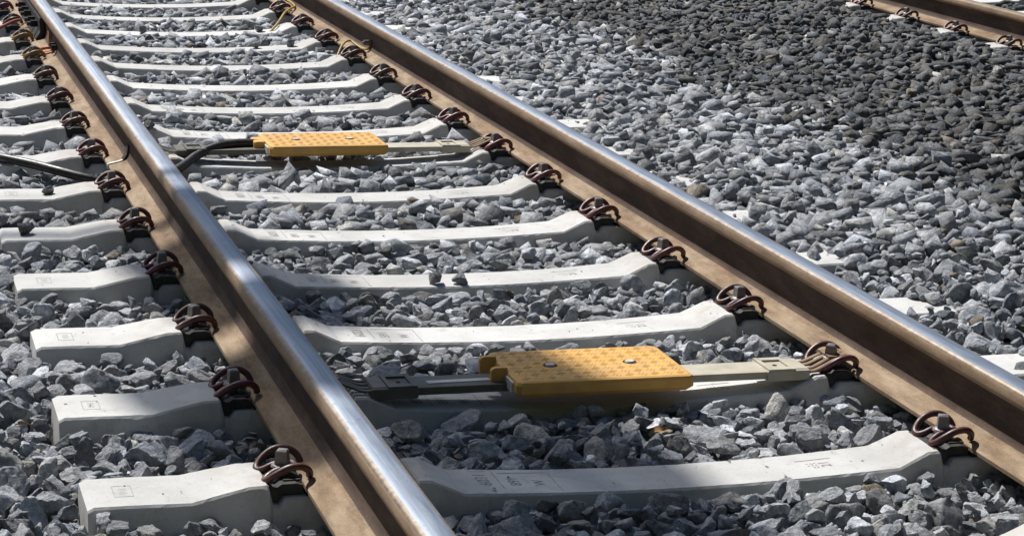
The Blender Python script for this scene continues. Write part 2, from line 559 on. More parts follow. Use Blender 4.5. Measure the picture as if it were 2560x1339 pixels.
ORD = ["zeroth", "first", "second", "third", "fourth", "fifth", "sixth", "seventh", "eighth", "ninth", "tenth", "eleventh", "twelfth", "thirteenth", "fourteenth",
       "fifteenth", "sixteenth", "seventeenth", "eighteenth", "nineteenth", "twentieth"]
NEAR = {0: "nearest full concrete sleeper of the near track, below the lower yellow box",
        1: "concrete sleeper carrying the lower, larger yellow box and its bracket arms",
        6: "concrete sleeper carrying the upper, smaller yellow box, black cable over its left end",
        3: "fourth concrete sleeper up from the bottom, two loose stones lying on its middle"}
G_S = "concrete sleepers of the near track"
sleepers = []
K0, K1 = -2, 21
for k in range(K0, K1):
    y = SP * k
    o = link("sleeper", SLM[(k * 7) % 4], None, (bend(y), y, 0), (0, 0, random.uniform(-.002, .002)))
    if k in NEAR: lb = NEAR[k]
    elif k < 0: lb = "concrete sleeper just below the bottom edge of the photo" if k == -1 else "concrete sleeper second below the bottom edge of the photo"
    elif k < 15: lb = "pale concrete sleeper between the near rails, %s counted up from the bottom edge" % ORD[k + 1]
    else: lb = "concrete sleeper beyond the top edge, %s counted up from the bottom" % ORD[min(k + 1, 20)] if k < 20 else "concrete sleeper farthest beyond the top edge"
    tag(o, lb, "sleeper", G_S)
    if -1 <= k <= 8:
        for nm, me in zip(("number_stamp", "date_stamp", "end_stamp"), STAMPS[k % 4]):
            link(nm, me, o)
    sleepers.append(o)

G_S2 = "concrete sleepers of the second track"
ks2 = list(range(-1, 9))
Y2 = 6.57
for i in range(-4, 8):
    y = Y2 + SP * i
    o = link("sleeper", SLM[(i * 3 + 1) % 4], None, (T2 + bend(y), y, 0))
    lb = {-1: "sleeper under the fourth fastening of the far track, at the right edge", 0: "far track sleeper whose end shows at the rightmost clip near the right edge",
          1: "far track sleeper whose pale end shows at the second clip from the right edge",
          2: "far track sleeper whose pale end shows widest, at the third clip from the right edge",
          3: "far track sleeper at the topmost clip, cut by the top edge"}.get(i)
    if lb is None:
        lb = ("far track sleeper beyond the top edge, %s past the visible ones" % ORD[i - 3]) if i > 3 else ("far track sleeper outside the right edge, %s below the visible ones" % ORD[-i])
    tag(o, lb, "sleeper", G_S2)

# ---- fastenings
def clip_pts(s):
    return [(.027, 0, .030), (.0235, .012 * s, .031), (.006, .0185 * s, .031), (-.016, .0195 * s, .027), (-.034, .023 * s, .018), (-.045, .034 * s, .013),
            (-.043, .050 * s, .018), (-.026, .062 * s, .034), (-.002, .066 * s, .047), (.024, .063 * s, .048), (.043, .054 * s, .036), (.049, .043 * s, .021)]
cb = MB()
pts = clip_pts(1)[::-1] + clip_pts(-1)[1:]
cb.tube(pts, .0078, 10, 0, 5)
CLIP = cb.mesh("spring_clip", [M['clip']])
CLIPS = [CLIP]
for vi, (cc, dd_) in enumerate((((.060, .019, .019), .5), ((.105, .026, .031), .2), ((.070, .027, .022), .7))):
    cb = MB(); cb.tube(pts, .0078, 10, 0, 5)
    CLIPS.append(cb.mesh("spring_clip", [mat_simple("maroon_clip_%s" % "abc"[vi], cc, .45, 0, .35, 50 + 9 * vi, .3, .45, .001, (.13, .065, .045), dd_)]))
cb = MB(); cb.tube(pts, .0078, 10, 0, 5)
CLIPY = cb.mesh("spring_clip", [M['clipyellow']])
bb = MB()
bb.cyl((0, 0, .000), .012, .012, .030, 12)
bb.cyl((0, 0, .0300), .024, .0225, .004, 20)
bb.cyl((0, 0, .0340), .0215, .0165, .004, 20)
bb.cyl((0, 0, .0375), .0190, .0165, .026, 4, 0, False, math.pi / 4)
bb.cyl((0, 0, .0635), .0165, .0135, .0025, 4, 0, False, math.pi / 4)
bb.cyl((0, 0, .0655), .0080, .0070, .0015, 12)
BOLT = bb.mesh("bolt", [M['bolt']])
bb = MB()
bb.extrude_y([(-.0555, .006), (-.050, .009), (-.036, .011), (-.030, .006), (-.022, .006), (-.012, .012), (.018, .0125), (.033, .008), (.033, -.0115), (-.012, -.0115), (-.026, -.026), (-.044, -.0255), (-.053, .0)], -.066, .066)
for yy in (-.045, -.03, .03, .045):
    bb.box((.012, yy, .0135), (.036, .006, .004))
PLATE = bb.mesh("guide_plate", [M['plate']])
bb = MB(); bb.box((C * 0 + .115, 0, -.0065), (.156, .15, .0115)); PAD = bb.mesh("rail_pad", [M['pad']])

proto = empty("rail_fastening", (0, 0, 0))
for nm, me in (("spring_clip", CLIP), ("bolt", BOLT), ("guide_plate", PLATE)):
    link(nm, me, proto)
first = [True]
def fastening(x, y, rz, label, group, yellow=False, pad=True):
    o = proto if first[0] else copy_tree(proto)
    first[0] = False
    o.location = (x + (.010 if rz else 0), y, -.016 if rz else 0); o.rotation_euler = (0, 0, rz)
    if rz: o.location.x = x - .020
    tag(o, label, "rail fastening", group)
    for ch in o.children:
        if ch.name.startswith("bolt"):
            ch.rotation_euler = (0, 0, random.uniform(-.75, .75))
        if ch.name.startswith("spring_clip"):
            ch.data = CLIPY if yellow else random.choice(CLIPS)
            ch.rotation_euler = (random.uniform(-.02, .02), random.uniform(-.03, .03), random.uniform(-.05, .05))
            ch.location = (0, random.uniform(-.002, .002), 0)
    return o

GL = "spring clip fastenings on the outer side of the left rail"
GR = "spring clip fastenings on the inner side of the middle rail"
GH = "spring clip fastenings hidden behind the rails"
for k in range(-1, 19):
    y = SP * k; dx = bend(y)
    nth = ORD[k + 1] if k >= 0 else None
    yl = k in (10, 11)
    if k < 0: a, b_ = "fastening beside the left rail below the bottom edge of the photo", "fastening beside the middle rail below the bottom edge of the photo"
    else:
        a = "maroon spring clip and bolt on left rail's outer foot, %s from the bottom" % nth
        b_ = "maroon spring clip and bolt on middle rail's near foot, %s from the bottom" % nth
    if k == 0: a = "largest maroon spring clip and square bolt at the left rail, shaded, nearest the bottom"; b_ = "largest maroon spring clip and square bolt at the middle rail, bottom right corner"
    if k == 1: a = "shaded maroon spring clip and square bolt at left rail, second from the bottom"; b_ = "maroon clip and bolt gripping the lower yellow box's bracket arm"
    if k == 6: b_ = "maroon clip and bolt gripping the upper yellow box's bracket arm"
    if k == 5: a = "maroon clip at left rail just below the thin pale strap, cable passes beside it"
    if yl: a = "ochre coloured spring clip by the joint plate, %s" % ("nearer of two" if k == 10 else "farther of two")
    fastening(-C - .115 + dx, y, 0, a, GL, yl)
    fastening(C - .115 + dx, y, 0, b_, GR)
    if k >= 0:
        fastening(-C + .115 + dx, y, math.pi, "clip on the far foot of the left rail, hidden behind it, %s from the bottom" % nth, GH)
        fastening(C + .115 + dx, y, math.pi, "clip on the far foot of the middle rail, hidden behind it, %s from the bottom" % nth, GH)
for k in range(-1, 19):          # rubber pads under the rails, parts of their sleepers
    s = sleepers[k - K0]
    link("rail_pad", PAD, s, (-C - .115, 0, 0)); link("rail_pad", PAD, s, (C - .115, 0, 0))
G2 = "spring clip fastenings on the far track"
for i in range(-3, 7):
    y = Y2 + SP * i
    lb = {0: "small dark clip on the far track, at the right edge", 1: "small dark clip on the far track, second from the right edge",
          2: "small dark clip on the far track, third from right edge, by the widest sleeper end", 3: "topmost small dark clip on the far track, at the top edge"}.get(i)
    if lb is None: lb = "clip on the far track out of frame, %s %s the visible ones" % (ORD[abs(i) if i < 0 else i - 3], "below" if i < 0 else "above")
    fastening(T2 - C - .115 + bend(y), y, 0, lb, G2)
    fastening(T2 - C + .115 + bend(y), y, math.pi, "hidden clip behind the far track's rail, at its %s sleeper counted upwards" % ORD[i + 4], G2)

# ------------------------------------------------------------------ yellow boxes on brackets
def tread(b, x0, x1, y0, y1, z, skip):
    nx, ny = 13, 8
    dx, dy = (x1 - x0) / nx, (y1 - y0) / ny
    for i in range(nx):
        for j in range(ny):
            cx, cy = x0 + (i + .5) * dx, y0 + (j + .5) * dy
            if any(math.hypot(cx - sx, cy - sy) < .020 for sx, sy in skip): continue
            a = math.radians(52 if (i + j) % 2 else -38)
            for q in (-1, 0, 1):
                ox, oy = -math.sin(a) * q * .0085, math.cos(a) * q * .0085
                b.box((cx + ox, cy + oy, z + .0003), (.018, .0022, .0010), 0, 0, a, .8)

def yellow_box(loc, big, label, cable):
    root = empty("track_magnet_box", loc)
    tag(root, label, "track sensor", "yellow boxes mounted between the rails")
    W_, D_, H_ = .445, .285, .040
    c = MB()
    c.box((0, 0, -H_ / 2), (W_, D_, H_), 0, .010)
    body = c.build("cover", M['yellow'], root)
    tr = MB()
    tread(tr, -W_ / 2 + .012, W_ / 2 - .012, -D_ / 2 + .012, D_ / 2 - .012, 0.0, [(-.102, -.005), (.102, -.005)])
    tr.build("tread_pattern", M['yellow'], body)
    for sx in (-.102, .102):
        s = MB()
        s.cyl((sx, -.005, -.001), .0175, .0175, .0018, 20, 1)
        s.cyl((sx, -.005, .0008), .0125, .0105, .0030, 20, 0)
        s.build("screw", [M['silver'], M['pad']], root)
    gp = MB(); gp.box((-W_ / 2 + .004, -.060, -.024), (.014, .090, .030), 0, .003)
    gp.build("end_plate", M['silver'], root)
    if cable:
        l = MB(); l.box((-W_ / 2 - .018, .015, -.018), (.044, .105, .036), 0, .006)
        l.build("cable_socket", M['yellow'], root)
    else:
        for yy in (-.030, .072):
            l = MB()
            prof = []
            for a in range(0, 181, 20):
                prof.append((-W_ / 2 - .012 - .022 * math.cos(math.radians(a)), .004 + .010 * math.sin(math.radians(a))))
            poly = [(-W_ / 2 - .036, -.034)] + [(-W_ / 2 - .036, .000), (-W_ / 2 - .033, .005), (-W_ / 2 - .026, .008), (-W_ / 2 + .004, .008)] + [(-W_ / 2 + .004, -.034)]
            l.extrude_y(poly, yy - .007, yy + .007)
            l.build("lug", M['yellow'], root)
    # bracket bars and clamp heads, mirrored left and right
    for s in (-1, 1):
        bar = MB()
        bar.box((s * (.228 + .105) - (.0), -.012, -.0345), (.235, .098, .019), 0, .002)
        mt = M['beige'] if s > 0 else M['shadebar']
        bo = bar.build("bracket_bar", mt, root)
        if s < 0 and big:
            q = MB(); q.box((-.335, -.018, -.0243), (.155, .022, .0016), 0, 0, .03)
            q.build("pale_strip", M['silver'], bo)
        hd = MB()
        hx = s * .500
        # clamp head with a rectangular window: frame of four bars around a sunk floor
        hd.box((hx, -.012, -.036), (.112, .112, .026), 0, .002)
        hd.box((hx - s * .048, -.012, -.0205), (.012, .112, .005))
        hd.box((hx + s * .012, -.012, -.0205), (.010, .112, .005))
        hd.box((hx - s * .018, .032, -.0205), (.050, .022, .005))
        hd.box((hx - s * .018, -.056, -.0205), (.050, .022, .005))
        hd.box((hx + s * .036, -.012, -.0215), (.038, .100, .003), 0, 0, 0, .9)
        ho = hd.build("clamp_head", M['beige'] if s > 0 else M['shadebar'], root)
        wq = MB(); wq.cyl((hx - s * .018, -.014, -.0232), .006, .006, .0012, 10)
        wq.build("rivet", M['pad'], ho)
        for j, (ya, yb) in enumerate(((-.052, -.036), (-.028, -.010), (.004, .016), (.032, .038))):
            tn = MB()
            pts = [(hx + s * .050, ya, -.030), (hx + s * .075, ya * .9 + yb * .1, -.030), (hx + s * .105, (ya + yb) / 2, -.020), (hx + s * .140, yb, -.008), (hx + s * .175, yb, -.004)]
            tn.tube(pts, .0085, 8, 0, 4, .42)
            tn.build("prong", M['rustbracket'] if s > 0 else M['shadebar'], root)
        tp = MB()
        tp.box((s * .655, .012, -.006), (.060, .070, .005), 0, .001)
        tp.build("fork_plate", M['rustbracket'], root)
    return root

yb1 = yellow_box((.000 + bend(.62), .618, .046), True, "larger yellow treaded box on bracket arms, in the lower middle of the photo", False)
yb2 = yellow_box((-.015 + bend(3.78), 3.795, .046), False, "smaller yellow treaded box with black cable plugged in, in the upper middle", True)

# ------------------------------------------------------------------ cables, strap, joint
cbm = MB()
cbm.tube([(-.262, 3.80, .030), (-.33, 3.80, .034), (-.42, 3.77, .028), (-.50, 3.72, .006), (-.58, 3.62, -.022), (-.66, 3.54, -.034), (-.757, 3.46, -.036), (-.86, 3.42, -.030),
          (-.93, 3.43, -.016), (-1.02, 3.49, .000), (-1.10, 3.58, .008), (-1.20, 3.69, .013), (-1.32, 3.84, .014), (-1.50, 4.05, .0)], .0165, 12, 0, 8)
tag(cbm.build("cable", M['rubber']), "thick black cable from the upper yellow box under the left rail to the edge", "cable")

sm = empty("rail_strap", (-C + bend(3.53), 3.535, 0))
tag(sm, "thin pale metal strap across the left rail's foot, above the black cable", "strap")
s1 = MB()
outer = [(-.083, -.003), (-.084, .012), (-.078, .0165), (-.050, .0225), (-.028, .029)]
inner = [(-.026, .0255), (-.050, .0188), (-.077, .0128), (-.0812, .009), (-.0812, -.003)]
s1.extrude_y(outer + inner, -.009, .009)
s1.build("foot_band", M['silver'], sm)
s2 = MB()
s2.extrude_y([(-.030, .028), (-.016, .050), (-.0115, .080), (-.0085, .080), (-.0095, .055), (-.019, .032)], -.012, .030)
s2.build("web_bracket", M['plate'], sm)

jn = empty("fishplate", (-C + bend(7.3), 7.30, 0))
tag(jn, "dark joint plate with bolts on the left rail's web, top left corner", "joint plate")
fp = MB()
fp.extrude_y([(-.009, .122), (-.030, .128), (-.034, .118), (-.030, .060), (-.052, .026), (-.050, .0195), (-.018, .033), (-.0095, .055)], -.50, .62)
fp.build("plate", M['plate'], jn)
for yy in (-.36, -.20, .05, .22, .42):
    fb = MB()
    fb.cyl_x((-.066, yy, .084), .018, .034, 6)
    fb.cyl_x((-.082, yy, .084), .011, .016, 10)
    fb.build("bolt", M['plate'], jn)
of = empty("earthing_clamp", (-C + bend(6.4), 6.40, 0))
tag(of, "orange painted clamp on the left rail's foot with red cable loop, top left", "clamp")
q = MB()
q.extrude_y([(-.086, .0), (-.087, .015), (-.080, .0185), (-.050, .0245), (-.024, .032), (-.024, .027), (-.050, .020), (-.0815, .0135), (-.0815, .0)], -.10, .16)
q.build("foot_plate", M['copperfoot'], of)
q = MB(); q.box((-.018, .13, .065), (.006, .05, .07), 0, .002); q.build("upright_tab", M['copperfoot'], of)
q = MB()
q.tube([(-.085, .02, .025), (-.065, -.03, .036), (-.040, -.05, .044), (-.022, -.06, .042), (-.016, -.12, .030)], .007, 8, 0, 5)
q.build("cable_loop", M['ocable'], of)
for yy in (-.10, -.18):
    q = MB(); q.cyl_x((-.034, yy, .062), .014, .026, 6); q.build("nut", M['plate'], of)
oc = MB()
oc.tube([(-.865, 7.35, .050), (-.91, 7.25, .055), (-.98, 7.10, .045), (-1.10, 6.85, .03), (-1.3, 6.6, .0)], .0085, 8, 0, 6)
tag(oc.build("cable", M['ocable']), "thin red-brown cable leaving the left rail at the top left edge", "cable")

y2c = empty("bonding_cable", (0, 0, 0))
tag(y2c, "yellow cable over the rail foot to a bolted lug on the middle rail's web", "cable", "yellow bonding cables")
q = MB()
q.tube([(.50, 6.26, -.055), (.56, 6.34, -.01), (.602, 6.42, .035), (.640, 6.50, .048), (.672, 6.54, .048), (.690, 6.50, .036), (.705, 6.42, .026), (.718, 6.35, .034), (.728, 6.33, .058)], .0055, 8, 0, 6)
q.build("cable", M['ycable'], y2c)
q = MB(); q.cyl_x((.712 + bend(6.3), 6.33, .066), .014, .032, 6); q.cyl_x((.704 + bend(6.3), 6.33, .066), .008, .01, 8)
q.build("lug_bolt", M['bolt'], y2c)
y3c = empty("bonding_cable", (0, 0, 0))
tag(y3c, "yellow cable hooked over the middle rail's foot at the top edge", "cable", "yellow bonding cables")
q = MB()
q.tube([(.33, 7.40, -.06), (.42, 7.46, -.04), (.50, 7.58, .005), (.575, 7.80, .030), (.640, 7.98, .034), (.690, 8.10, .034), (.705, 8.28, .034), (.700, 8.50, .040), (.712, 8.62, .06)], .0065, 8, 0, 6)
q.build("cable", M['ycable'], y3c)

# ------------------------------------------------------------------ added boards outside the frame, shaped to cast the near sleepers' soft shadow
def up(px, py, d):                      # point at distance d towards the sun from ground point
    return Vector((px, py, 0)) + SUN * d
D = 12.5
sg = empty("overhead_shadow_caster", (0, 0, 0))
tag(sg, "added slatted boards on an arm, out of frame, shaped to shade the near sleepers", "signal")
def board(poly, name="shadow_board"):
    # upright board, given by the outline its shadow has on the ground
    cx = sum(p[0] for p in poly) / len(poly); cy = sum(p[1] for p in poly) / len(poly)
    pts = []
    n = len(poly)
    for i in range(n):                       # rounded corners
        p0, p1, p2 = poly[i - 1], poly[i], poly[(i + 1) % n]
        for t in (.0, .25, .5, .75, 1.0):
            a = (p1[0] + (p0[0] - p1[0]) * .3, p1[1] + (p0[1] - p1[1]) * .3)
            b = (p1[0] + (p2[0] - p1[0]) * .3, p1[1] + (p2[1] - p1[1]) * .3)
            u_ = 1 - t
            pts.append((a[0] * u_ * u_ + 2 * p1[0] * u_ * t + b[0] * t * t, a[1] * u_ * u_ + 2 * p1[1] * u_ * t + b[1] * t * t))
    q = []
    for gx_, gy_ in pts:
        z = -(gy_ - cy) * SUN.z / SUN.y
        q.append((gx_ - cx + z * SUN.x / SUN.z, z))
    m_ = MB()
    zs = [p[1] for p in q]; zz = min(zs); pitch = .062
    while zz < max(zs):                      # louvre slats with narrow gaps
        xs_ = []
        for (xa, za), (xb_, zb) in zip(q, q[1:] + q[:1]):
            if (za - zz) * (zb - zz) < 0: xs_.append(xa + (xb_ - xa) * (zz - za) / (zb - za))
        if len(xs_) >= 2:
            x0, x1 = min(xs_), max(xs_)
            m_.box(((x0 + x1) / 2, 0, zz), (x1 - x0, .003, pitch * .81))
        zz += pitch
    for fx in (-.25, .25): m_.box((fx * .6, .014, 0), (.03, .012, (max(zs) - min(zs)) * .8))
    return m_.build(name, M['board'], sg, up(cx, cy, D))
board([(-1.04, 2.14), (-.60, 2.22), (-.32, 1.92), (-.38, 1.42), (-.64, 1.12), (-.88, 1.14), (-.94, 1.60)])
board([(-1.18, .84), (-.70, .98), (-.16, 1.00), (-.06, .74), (.02, .42), (.06, -.02), (.06, -.60), (-.20, -.95), (-.46, -.50), (-.62, -.10), (-.86, .00), (-1.04, .30)])
pm = MB()
pa = up(-.75, 2.40, D)
pm.tube([pa + Vector((.3, 0, 0)), pa + Vector((-3.2, .4, 0))], .035, 10, 0, 1)
pm.tube([pa + Vector((0, 0, 0)), pa + Vector((0, -.35, -.1))], .02, 8, 0, 1)
pm.tube([(pa.x - 3.2, pa.y + .4, pa.z + .3), (pa.x - 3.2, pa.y + .4, -.2)], .10, 12, 0, 1)
pm.build("caster_mast_arm", M['board'], sg)

# unseen grassy slope added behind the camera and at left to shut out low sky
bk = NT("sky_blocker_grass")
bk.out(bk.ramp(bk.noise(3, 6, .7), [(.3, (.022, .032, .012)), (.7, (.05, .062, .025))]), .95, 0, bk.bump(bk.noise(8, 6, .7), .8, .1), .1)
bm_ = MB()
NB = 40; ringv = []
for i in range(NB + 1):
    a = math.radians(150 + 200 * i / NB)
    for rr_, hh in ((9.5, -.3), (11.0, 4.2 + .4 * math.sin(i * 1.7)), (14.0, 10.5 + .7 * math.sin(i * .9)), (30, 12.0), (60, 10.0)):
        ringv.append((rr_ * math.cos(a) * 1.15 + .3 * math.sin(i * 2.3), .5 + rr_ * math.sin(a) + .3 * math.sin(i * 1.1), hh))
bf = [[i * 5 + j, i * 5 + j + 1, (i + 1) * 5 + j + 1, (i + 1) * 5 + j] for i in range(NB) for j in range(4)]
bm_.add(ringv, bf, 0, True)
tag(bm_.build("sky_blocker_bank", bk.m), kind="structure")

# ------------------------------------------------------------------ ballast
def ico(sub):
    import bmesh
    bm = bmesh.new(); bmesh.ops.create_icosphere(bm, subdivisions=sub, radius=1.0)
    v = np.array([x.co[:] for x in bm.verts]); f = np.array([[q.index for q in p.verts] for p in bm.faces])
    bm.free(); return v, f
def rock(v, rng, nplanes):
    v = v.copy() * 1.15
    # unit-ish polyhedron made by cutting flat facets off a sphere
    nn = rng.normal(size=(nplanes, 3)); nn /= np.linalg.norm(nn, axis=1)[:, None]
    dd = rng.uniform(.42, .84, nplanes)
    # a pair of near-parallel cleavage faces
    c = rng.normal(size=3) * .35 + np.array([0, 0, 1]); c /= np.linalg.norm(c)
    nn = np.vstack([nn, c, -c + rng.normal(size=3) * .15]); nn /= np.linalg.norm(nn, axis=1)[:, None]
    dd = np.concatenate([dd, [rng.uniform(.45, .7), rng.uniform(.45, .7)]])
    for _ in range(3):
        for n_, d_ in zip(nn, dd):
            s = v @ n_ - d_
            k = s > 0
            v[k] -= s[k][:, None] * n_ * .97
    w_ = np.zeros(len(v))
    for _ in range(5):                       # uneven broken surface
        k_ = rng.normal(size=3) * rng.uniform(3, 8)
        w_ += np.sin(v @ k_ + rng.uniform(0, 6.3)) * .022
    v *= (1 + w_)[:, None]
    v += rng.normal(size=v.shape) * .012
    ext = np.abs(v).max(0)
    return v / ext
LOD = {}
for key, sub, n_ in (("a", 4, 18), ("b", 3, 24)):
    v, f = ico(sub)
    r_ = np.random.default_rng(100)
    LOD[key] = ([rock(v, r_, int(r_.integers(6, 11))) for _ in range(n_)], f)

def hull_rock(rng):
    """angular chip: convex hull of a few points spread over a lopsided ball"""
    import bmesh
    c8 = np.array([[x, y, z] for x in (-1, 1) for y in (-1, 1) for z in (-1, 1)], float)
    c8 += rng.normal(0, .30, c8.shape)
    c8 = c8[rng.permutation(8)[:int(rng.integers(6, 9))]]
    ex = rng.normal(size=(int(rng.integers(2, 5)), 3)); ex /= np.linalg.norm(ex, axis=1)[:, None]
    p = np.vstack([c8, ex * 1.15])
    bm = bmesh.new()
    for q in p: bm.verts.new(q)
    h = bmesh.ops.convex_hull(bm, input=bm.verts)
    bmesh.ops.delete(bm, geom=[v for v in bm.verts if not v.link_faces], context='VERTS')
    bmesh.ops.triangulate(bm, faces=bm.faces)
    bm.verts.index_update()
    v = np.array([x.co[:] for x in bm.verts]); f = np.array([[q.index for q in g_.verts] for g_ in bm.faces]); bm.free()
    v = v - (v.max(0) + v.min(0)) / 2
    return v / np.abs(v).max(0), f
for key, (ar, f_) in list(LOD.items()):
    LOD[key] = [(a_, f_) for a_ in ar]
r_ = np.random.default_rng(77)
LOD["c"] = [hull_rock(r_) for _ in range(40)]

def rotmats(n, rng, tilt):
    yaw = rng.uniform(0, 2 * np.pi, n); ta = rng.uniform(0, 2 * np.pi, n); tl = np.abs(rng.normal(0, tilt, n)); tl = np.clip(tl, 0, 1.5)
    cy, sy = np.cos(yaw), np.sin(yaw)
    Rz = np.zeros((n, 3, 3)); Rz[:, 0, 0] = cy; Rz[:, 0, 1] = -sy; Rz[:, 1, 0] = sy; Rz[:, 1, 1] = cy; Rz[:, 2, 2] = 1
    ax = np.stack([np.cos(ta), np.sin(ta), np.zeros(n)], 1)
    K = np.zeros((n, 3, 3)); K[:, 0, 2] = ax[:, 1]; K[:, 1, 2] = -ax[:, 0]; K[:, 2, 0] = -ax[:, 1]; K[:, 2, 1] = ax[:, 0]
    s, c = np.sin(tl)[:, None, None], np.cos(tl)[:, None, None]
    R = np.eye(3)[None] + s * K + (1 - c) * (K @ K)
    return R @ Rz

def target_level(x, y):
    """height the top of the ballast reaches"""
    pts = [(-4, -.06), (-2.0, -.03), (-1.55, -.02), (-1.33, -.035), (-1.15, -.044), (-.95, -.050), (-.66, -.062), (-.4, -.056), (0, -.053), (.4, -.051), (.6, -.056), (.84, -.064),
           (.95, -.045), (1.08, -.018), (1.25, .004), (1.5, .018), (1.95, .012), (2.3, -.030), (2.8, -.085), (3.3, -.08), (3.6, -.03), (3.85, .010), (4.12, .006), (4.22, -.02), (4.32, -.06),
           (4.6, -.06), (5.2, -.06), (6.5, -.04), (9, -.1)]
    X = [p[0] for p in pts]; Z = [p[1] for p in pts]
    base = np.interp(x, X, Z)
    return base + .007 * np.sin(x * 5.1 + 1.3 * np.sin(y * 2.3)) * np.sin(y * 4.3 + x * 1.7) + .006 * np.sin(y * 1.9 + 2 * x)

XA, XB, YA, YB, RES = -2.7, 7.3, -1.9, 12.6, .010
NX, NY = int((XB - XA) / RES), int((YB - YA) / RES)
gx = XA + (np.arange(NX) + .5) * RES; gy = YA + (np.arange(NY) + .5) * RES
GX, GY = np.meshgrid(gx, gy, indexing='ij')
TL = target_level(GX, GY)
Hm = TL - .085
# sleeper tops where ballast may lie over them (outer ends)
def sleeper_dy(y, y0=0.0):
    k = np.round((y - y0) / SP); return y - y0 - k * SP
d1 = np.abs(sleeper_dy(GY)); d2 = np.abs(sleeper_dy(GY, Y2))
on1 = (np.abs(GX) < 1.29) & (d1 < .092); on2 = (np.abs(GX - T2) < 1.29) & (d2 < .092)
Hm[on1] = -.012; Hm[on2] = -.012

def sizes(n, rng):
    a = np.exp(rng.normal(math.log(.0290), .44, n))
    return np.clip(a, .011, .060)        # half of the long axis

def drop(seed, pas, spacing):
    rng = np.random.default_rng(seed)
    xs = np.arange(XA + .1, XB - .1, spacing); ys = np.arange(YA + .1, YB - .1, spacing)
    px, py = np.meshgrid(xs, ys); px = px.ravel(); py = py.ravel()
    px = px + rng.uniform(-.5, .5, px.size) * spacing * 1.2; py = py + rng.uniform(-.5, .5, py.size) * spacing * 1.2
    # outside what the camera (or a camera a step aside) sees: skip
    left = -2.15 + .075 * py; right = 2.0 + (py + 1.5) * .56
    keep = (px > left) & (px < right + .9)
    px, py = px[keep], py[keep]
    o = rng.permutation(px.size); px, py = px[o], py[o]
    a = sizes(px.size, rng); sh = rng.uniform(.58, .92, px.size); th = rng.uniform(.42, .78, px.size)
    out = []
    dd1 = np.abs(sleeper_dy(py)); dd2 = np.abs(sleeper_dy(py, Y2))
    for i in range(px.size):
        x, y, A = px[i], py[i], a[i]
        m = A * .78
        if abs(x) < 1.3 and dd1[i] < .086 + m:
            lim = .98
            if not (x > lim and dd1[i] < .11 and rng.random() < min(.95, .46 + (x - lim) * 1.5)):
                if not (dd1[i] > .084 and A > .03 and rng.random() < .42): continue
                if x < -.55: continue
        x2 = x - T2
        if abs(x2) < 1.3 and dd2[i] < .086 + m:
            if not (x2 < -.99 and rng.random() < .45 + (-x2 - .99) * 2.6): continue
        for rc in (-C, C, T2 - C, T2 + C):
            if abs(x - rc - bend(y)) < .085 + m * .6:
                A = min(A, .024); break
        ix, iy = int((x - XA) / RES), int((y - YA) / RES)
        w = max(1, int(A * .7 / RES))
        win = Hm[ix - w:ix + w + 1, iy - w:iy + w + 1]
        h = .55 * win.mean() + .45 * win.max()
        t = TL[ix, iy]
        c_ = A * th[i]
        z = h + c_ * .50
        lim = t - .010 if pas < 4 else t + .010
        if z > lim: continue
        near_rail = any(abs(x - rc - bend(y)) < .10 for rc in (-C, C, T2 - C, T2 + C))
        if near_rail and z + c_ > -.006: continue
        out.append((x, y, z, A, A * sh[i], c_))
        w2 = int(A * 1.0 / RES) + 1
        X0, X1, Y0, Y1 = ix - w2, ix + w2 + 1, iy - w2, iy + w2 + 1
        r2 = ((GX[X0:X1, Y0:Y1] - x) ** 2 + (GY[X0:X1, Y0:Y1] - y) ** 2) / (A * (1 + sh[i]) / 2) ** 2
        top = z + c_ * np.sqrt(np.clip(1 - r2, 0, 1)) * .92
        Hm[X0:X1, Y0:Y1] = np.where(r2 < 1, np.maximum(Hm[X0:X1, Y0:Y1], top), Hm[X0:X1, Y0:Y1])
    return out
stones = []
for p_, (sd, spc) in enumerate(((1, .040), (2, .034), (3, .030), (4, .027), (5, .046))):
    stones += drop(sd, p_, spc)
S = np.array(stones)
keep_ = np.zeros(len(S), bool)
for i in range(len(S)):                       # drop the stones nothing of which reaches the surface
    x, y, z, A, B_, c_ = S[i]
    ix, iy = int((x - XA) / RES), int((y - YA) / RES)
    w2 = int(A / RES) + 1
    X0, X1, Y0, Y1 = ix - w2, ix + w2 + 1, iy - w2, iy + w2 + 1
    r2 = ((GX[X0:X1, Y0:Y1] - x) ** 2 + (GY[X0:X1, Y0:Y1] - y) ** 2) / (A * .95) ** 2
    top = z + c_ * np.sqrt(np.clip(1 - r2, 0, 1))
    keep_[i] = ((top > Hm[X0:X1, Y0:Y1] - .009) & (r2 < 1)).any()
S = S[keep_]
print("stones", len(keep_), len(S))

